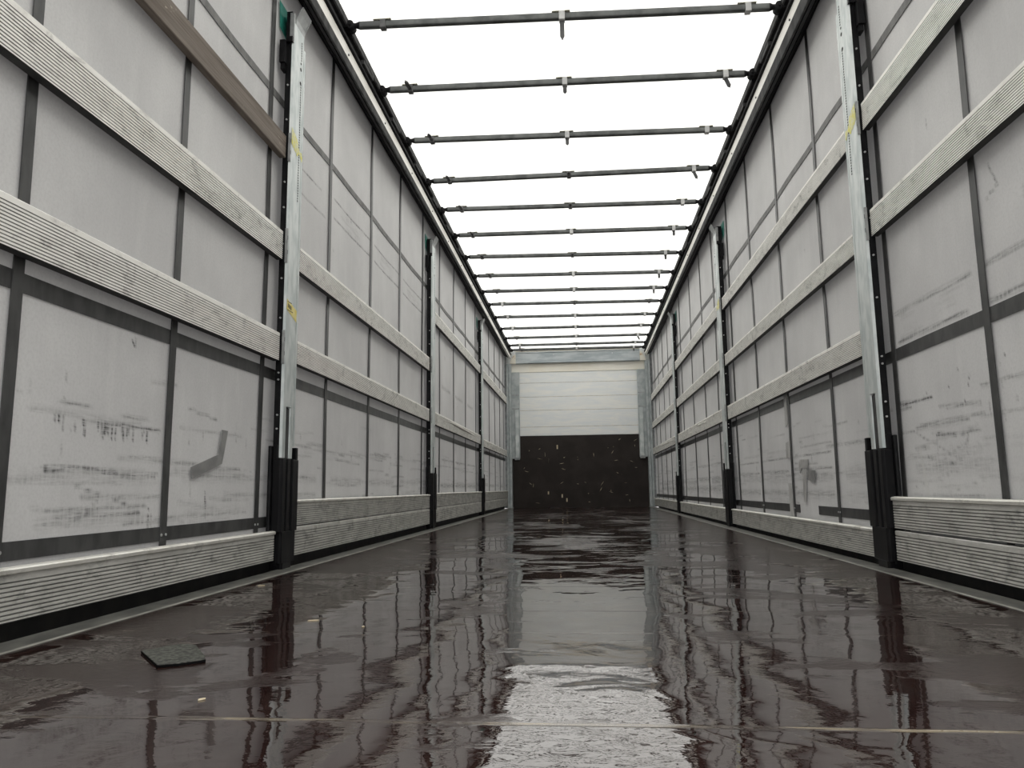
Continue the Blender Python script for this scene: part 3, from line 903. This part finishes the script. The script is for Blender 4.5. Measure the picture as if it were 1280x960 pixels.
# ------------------------------------------------------------------ roof rails
def make_rail(s, label):
    root = thing('roof_rail', label, 'rail', (s * 1.2, 0, 2.7))
    def sweep(name, prof, mats, mis=None):
        m = MB(); n = len(prof)
        ysn = np.linspace(-0.12, YF - .04, 12)
        V = []
        for y in ysn:
            dz = bar_z(s * 1.17, y) - 2.87
            V += [(s * x, y, z + dz * (0.25 if (z < 2.70 or x > 1.26) and z < 2.78 else 1.0)) for x, z in prof]
        Fc = []; mi = []
        for j in range(len(ysn) - 1):
            for i in range(n):
                k = (i + 1) % n
                Fc.append((j * n + i, j * n + k, (j + 1) * n + k, (j + 1) * n + i))
        m.add(V, Fc + [tuple(range(n))[::-1], tuple((len(ysn) - 1) * n + i for i in range(n))])
        if mis:
            m.mi = [mis[i % n] for i in range(len(Fc))] + [0, 0]
        return m.build(name, mats, root)
    sweep('gutter', [(1.340, 2.770), (1.300, 2.762), (1.294, 2.752), (1.286, 2.752), (1.284, 2.738), (1.272, 2.728), (1.266, 2.730), (1.222, 2.676), (1.218, 2.680), (1.214, 2.676), (1.202, 2.664), (1.198, 2.668), (1.198, 2.722), (1.340, 2.790)],
          ['rail_dark', 'rail_black'], mis=[1, 1, 1, 1, 1, 1, 0, 1, 1, 0, 0, 0, 0, 0])
    sweep('rail_face', [(1.222, 2.7225), (1.207, 2.7225), (1.201, 2.727), (1.196, 2.784), (1.222, 2.784)], ['rail_white'])
    sweep('slider_track', [(1.300, 2.785), (1.190, 2.785), (1.182, 2.790), (1.182, 2.806), (1.196, 2.812), (1.196, 2.842), (1.180, 2.848), (1.172, 2.852), (1.170, 2.888), (1.300, 2.888)],
          ['rail_black', 'rail_dark'], mis=[0, 0, 0, 0, 0, 0, 1, 1, 1, 1])
    for y in np.arange(2.2, 13.0, .78):
        m = MB(); z = 2.745 + bar_z(s * 1.17, y) - 2.87
        m.tube((s * 1.1985, y, z), (s * 1.1945, y, z), .006, 8)
        m.build('bolt', 'rail_dark', root)
    for (a, b), (c, d) in zip(bars[:6], bars[1:7]):
        y = (a + c) / 2 if s < 0 else (b + d) / 2
        m = MB(); z = bar_z(s * 1.17, y)
        m.box(s * 1.170, s * 1.195, y - .06, y + .10, z - .055, z - .030)
        m.box(s * 1.166, s * 1.195, y + .10, y + .125, z - .058, z - .026)
        m.build('slider_link', 'rail_dark', root)
    return root
make_rail(-1, 'dark and cream roof rail running along the left wall top')
make_rail(1, 'dark and cream roof rail running along the right wall top')

# ------------------------------------------------------------------ roof bows
ORD = ['nearest', 'second', 'third', 'fourth', 'fifth', 'sixth', 'seventh', 'eighth', 'ninth', 'tenth', 'eleventh', 'twelfth', 'thirteenth', 'fourteenth', 'last']
TON = [('', 'D', ''), ('U', 'd', 'r'), ('U', 'd', ''), ('U', 'u', 'r'), ('U', 'u', ''), ('U', '', 'd'), ('u', 'u', 'd'), ('U', '', 'd'), ('u', '', 'd'),
       ('', 'u', 'u'), ('', '', ''), ('', '', ''), ('u', '', 'r'), ('d', 'u', ''), ('u', '', 'd')]
for k, (yl, yr) in enumerate(bars):
    lab = 'dark steel roof bow spanning under the white roof, %s from the camera' % (ORD[k] if k else 'first')
    if k == len(bars) - 1: lab = 'dark steel roof bow under the white roof, last one before the front beam'
    zl, zr = bar_z(-1.17, yl), bar_z(1.17, yr)
    root = thing('roof_bow', lab, 'roof bow', (0, (yl + yr) / 2, (zl + zr) / 2), 'steel roof bows')
    A, B = Vector((-1.17, yl, zl)), Vector((1.17, yr, zr))
    pt = lambda x: A + (B - A) * ((x + 1.17) / 2.34)
    m = MB()
    hw, hh = .0155, .0205
    prof = []
    for i in range(16):
        t = 2 * math.pi * i / 16
        cx, cz = math.cos(t), math.sin(t)
        e = 0.5
        prof.append((hw * math.copysign(abs(cx) ** e, cx), hh * math.copysign(abs(cz) ** e, cz)))
    p0, p1 = pt(-1.115), pt(1.115)
    n = 16
    V = [(p.x, p.y + a, p.z + b) for p in (p0, p1) for a, b in prof]
    m.add(V, [(i, (i + 1) % n, n + (i + 1) % n, n + i) for i in range(n)], 0, True)
    m.add(V, [tuple(range(n))[::-1], tuple(range(n, 2 * n))])
    m.build('tube', 'bow', root)
    for sd in (-1, 1):
        e = MB()
        q0, q1 = pt(sd * 1.115), pt(sd * 1.135)
        e.tube(q0, q1, .022, 12, r1=.015)
        q2 = pt(sd * 1.165)
        e.tube(q1, q2, .015, 12)
        e.tube(q2 + Vector((0, -.03, -.006)), q2 + Vector((0, .03, -.006)), .024, 14)
        e.tube(q2 + Vector((0, -.042, -.006)), q2 + Vector((0, .042, -.006)), .012, 10)
        e.box(sd * 1.168, sd * 1.195, q2.y - .045, q2.y + .045, q2.z - .032, q2.z - .012)
        e.build('end_bracket', 'rail_black', root)
    for j, x in enumerate((-.985, -.005, 1.0)):
        c = pt(x); kind = TON[k][j]
        m = MB()
        m.box(c.x - .016, c.x + .016, c.y - .021, c.y + .021, c.z - .027, c.z + .0235)
        pale = (j > 0 or k > 8)
        cl = m.build('strap_clip', 'clip_pale' if pale and kind in ('', 'd', 'r', 'D') else 'clip', root, bevel=.003)
        m = MB(); m.box(c.x - .055, c.x + .045, c.y - .019, c.y + .019, c.z + .0235, c.z + .0265)
        m.build('pad', 'pad', cl)
        L = {'D': .105, 'd': .05, 'U': .095, 'u': .055, 'r': .065}.get(kind)
        if L:
            dr = {'D': Vector((0, .15, -1)), 'd': Vector((0, .15, -1)), 'U': Vector((-.10, -.98, .03)), 'u': Vector((0, -.98, .03)), 'r': Vector((.45, .1, -1))}[kind].normalized()
            sidev = Vector((1, 0, 0)); nv = dr.cross(sidev).normalized(); sidev = nv.cross(dr)
            st = c + (Vector((0, 0, -.027)) if kind in 'Ddr' else Vector((0, -.021, -.01)))
            m = MB(); hwid = .012
            out = [(-hwid, 0), (-hwid, L * .78), (0, L), (hwid, L * .78), (hwid, 0)]
            V = [tuple(st + sidev * a + dr * b + nv * d) for d in (-.0035, .0035) for a, b in out]
            m.add(V, [(0, 1, 2, 3, 4), (9, 8, 7, 6, 5)] + [(i, 5 + i, 5 + (i + 1) % 5, (i + 1) % 5) for i in range(5)])
            m.build('tongue', 'clip', cl)

# ------------------------------------------------------------------ front wall
mb = MB()
zz = [0.0, 1.262, 1.416, 1.712, 1.954, 2.206, 2.40]
mb.box(-1.42, 1.42, YF + .006, YF + .05, 0, 2.86, 0)
for a, b in zip(zz[1:-1], zz[2:]):
    mb.box(-1.10, 1.10, YF, YF + .006, a + .0025, b - .0025, 0)
for a in zz[2:-1]:
    mb.box(-1.04, 1.04, YF - .0008, YF + .006, a - .0032, a + .0032, 1)
fr = struct(mb.build('wall_front', ['front', 'seam']))
mb = MB()
mb.box(-1.19, 1.19, YF - .012, YF + .005, 2.402, 2.548)
fa = mb.build('fascia', 'fascia', fr); fa['label'] = 'cream fascia'

mb = MB(); mb.prism([(-1.19, .0), (1.19, .0), (1.19, 1.0), (1.065, 1.0), (1.065, 1.258), (-1.045, 1.258), (-1.045, 1.0), (-1.19, 1.0)], 'y', YF - .014, YF - .0005)
kp = tag(mb.build('kick_panel', 'kick'), 'dark brown scuffed plywood panel covering the foot of the front wall', 'panel')
R = random.Random(5)
m = MB()
for i in range(34):                        # gouges that bare the pale wood
    x = R.uniform(-1.0, 1.0); z = R.uniform(.08, 1.2); L = R.uniform(.02, .10); a = R.uniform(-.6, 1.8)
    dx, dz = math.cos(a) * L / 2, math.sin(a) * L / 2; wv = R.uniform(.0018, .0045)
    px, pz = -math.sin(a) * wv, math.cos(a) * wv
    V = [(x - dx, YF - .0145, z - dz), (x + px * .6, YF - .0145, z + pz * .6), (x + dx, YF - .0145, z + dz), (x - px, YF - .0145, z - pz)]
    m.add(V + [(q[0], YF - .0138, q[2]) for q in V], [(0, 1, 2, 3), (7, 6, 5, 4)] + [(i_, (i_ + 1) % 4, 4 + (i_ + 1) % 4, 4 + i_) for i_ in range(4)])
for (x, z, h_) in ((-.40, 1.02, .07), (-.57, .23, .05), (-.33, .17, .06), (-.25, .10, .06)):
    m.box(x, x + .022, YF - .0146, YF - .0138, z, z + h_)
g = m.build('gouge', 'chip', kp); g['label'] = 'pale gouges'; g['kind'] = 'stuff'

hb = thing('header_beam', 'blue-grey steel header beam across the top of the front wall', 'beam', (0, YF - .06, 2.65))
mb = MB()
mb.prism([(YF - .013, 2.552), (YF - .085, 2.552), (YF - .090, 2.558), (YF - .090, 2.572), (YF - .078, 2.578), (YF - .078, 2.735), (YF - .092, 2.741), (YF - .092, 2.757), (YF - .013, 2.757)], 'x', -1.10, 1.10)
mb.build('beam', 'beam', hb)
mb = MB()
mb.tube((-1.10, YF - .085, 2.768), (1.10, YF - .085, 2.768), .012, 10)
mb.build('seal', 'fascia', hb)
for s in (-1, 1):
    mb = MB()
    mb.prism([(s * 1.101, 2.553), (s * 1.20, 2.552), (s * 1.20, 2.59), (s * 1.135, 2.70), (s * 1.101, 2.72)], 'y', YF - .10, YF - .06)
    o = mb.build('gusset', 'rust', hb); o['label'] = 'rust stained pale gusset'
for x in (-.42, .14, .62):
    m = MB(); m.tube((x, YF - .078, 2.70), (x, YF - .082, 2.70), .010, 10); m.build('bolt', 'rivet', hb)

for s in (-1, 1):
    cp = thing('corner_post', 'grey galvanised corner post at the %s end of the front wall' % WALL[s], 'post', (s * 1.22, YF - .1, 0))
    mb = MB()
    P = [(1.182, YF - .015), (1.182, YF - .10), (1.190, YF - .108), (1.225, YF - .108), (1.232, YF - .10), (1.236, YF - .13), (1.268, YF - .13), (1.272, YF - .015)]
    mb.prism([(s * a, b) for a, b in P], 'z', 0.0, 2.545)
    mb.build('column', 'galv_mid', cp, bevel=.002)
    mb = MB()
    mb.prism([(s * 1.181, YF - .016), (s * 1.181, YF - .055), (s * 1.05, YF - .055), (s * 1.043, YF - .048), (s * 1.043, YF - .016)], 'z', .86, 2.40)
    mb.build('inner_cover', 'galv_mid', cp, bevel=.002)
    for z in (1.742, 1.986):
        mb = MB(); mb.box(s * 1.048, s * 1.172, YF - .064, YF - .0555, z - .009, z + .009)
        mb.build('cross_bracket', 'galv_dark', cp)
    mb = MB()
    mb.prism([(s * 1.060, YF - .056), (s * 1.060, YF - .075), (s * 1.068, YF - .080), (s * 1.118, YF - .080), (s * 1.126, YF - .075), (s * 1.126, YF - .056)], 'z', .88, 1.72)
    mb.build('guide_strip', 'galv', cp)
    mb = MB(); mb.box(s * 1.052, s * 1.135, YF - .083, YF - .0165, .835, .858)
    mb.build('foot_plate', 'galv_dark', cp)
    mb = MB(); mb.box(s * 1.273, s * 1.36, YF - .035, YF + .004, 0.0, 2.70)
    mb.build('side_frame', 'galv_dark', cp)

# ------------------------------------------------------------------ things on the floor
mt = thing('rubber_mat', 'small dark granular rubber mat offcut lying on the wet floor', 'mat', (-.79, 1.51, 0))
P = [(-.879, 1.532), (-.770, 1.408), (-.735, 1.425), (-.700, 1.459), (-.725, 1.500), (-.790, 1.590), (-.815, 1.602), (-.835, 1.600), (-.852, 1.580), (-.860, 1.560)]
mb = MB()
n = len(P)
mb.prism(P, 'z', .0005, .0045)
mb.build('mat_body', 'rubber_side', mt)
mb = MB(); c = Vector((sum(p[0] for p in P) / n, sum(p[1] for p in P) / n))
mb.prism([tuple(c + (Vector(p) - c) * .985) for p in P], 'z', .0046, .0056)
o = mb.build('mat_surface', 'rubber', mt)

for (x, y, L, a, lab) in ((-.572, 1.201, .0065, .9, 'tiny pale wood chip on the wet floor near the rubber mat'),
                          (-.653, 1.923, .014, .3, 'pale wood splinter on the floor behind the rubber mat'),
                          (-.497, 1.838, .005, 1.2, 'tiny tan wood chip on the floor towards the middle'),
                          (-1.10, 2.62, .012, .2, 'small tan splinter by the left floor edge near the sliding post')):
    m = MB()
    pr = [(-L, -.001), (-.2 * L, -.0025), (.8 * L, -.0015), (L, .0005), (.1 * L, .002), (-.7 * L, .0015)]
    ca, sa = math.cos(a), math.sin(a)
    m.prism([(x + p * ca - q * sa, y + p * sa + q * ca) for p, q in pr], 'z', .0005, .0025)
    tag(m.build('wood_chip', 'chip'), lab, 'wood chip', 'wood chips on the floor')
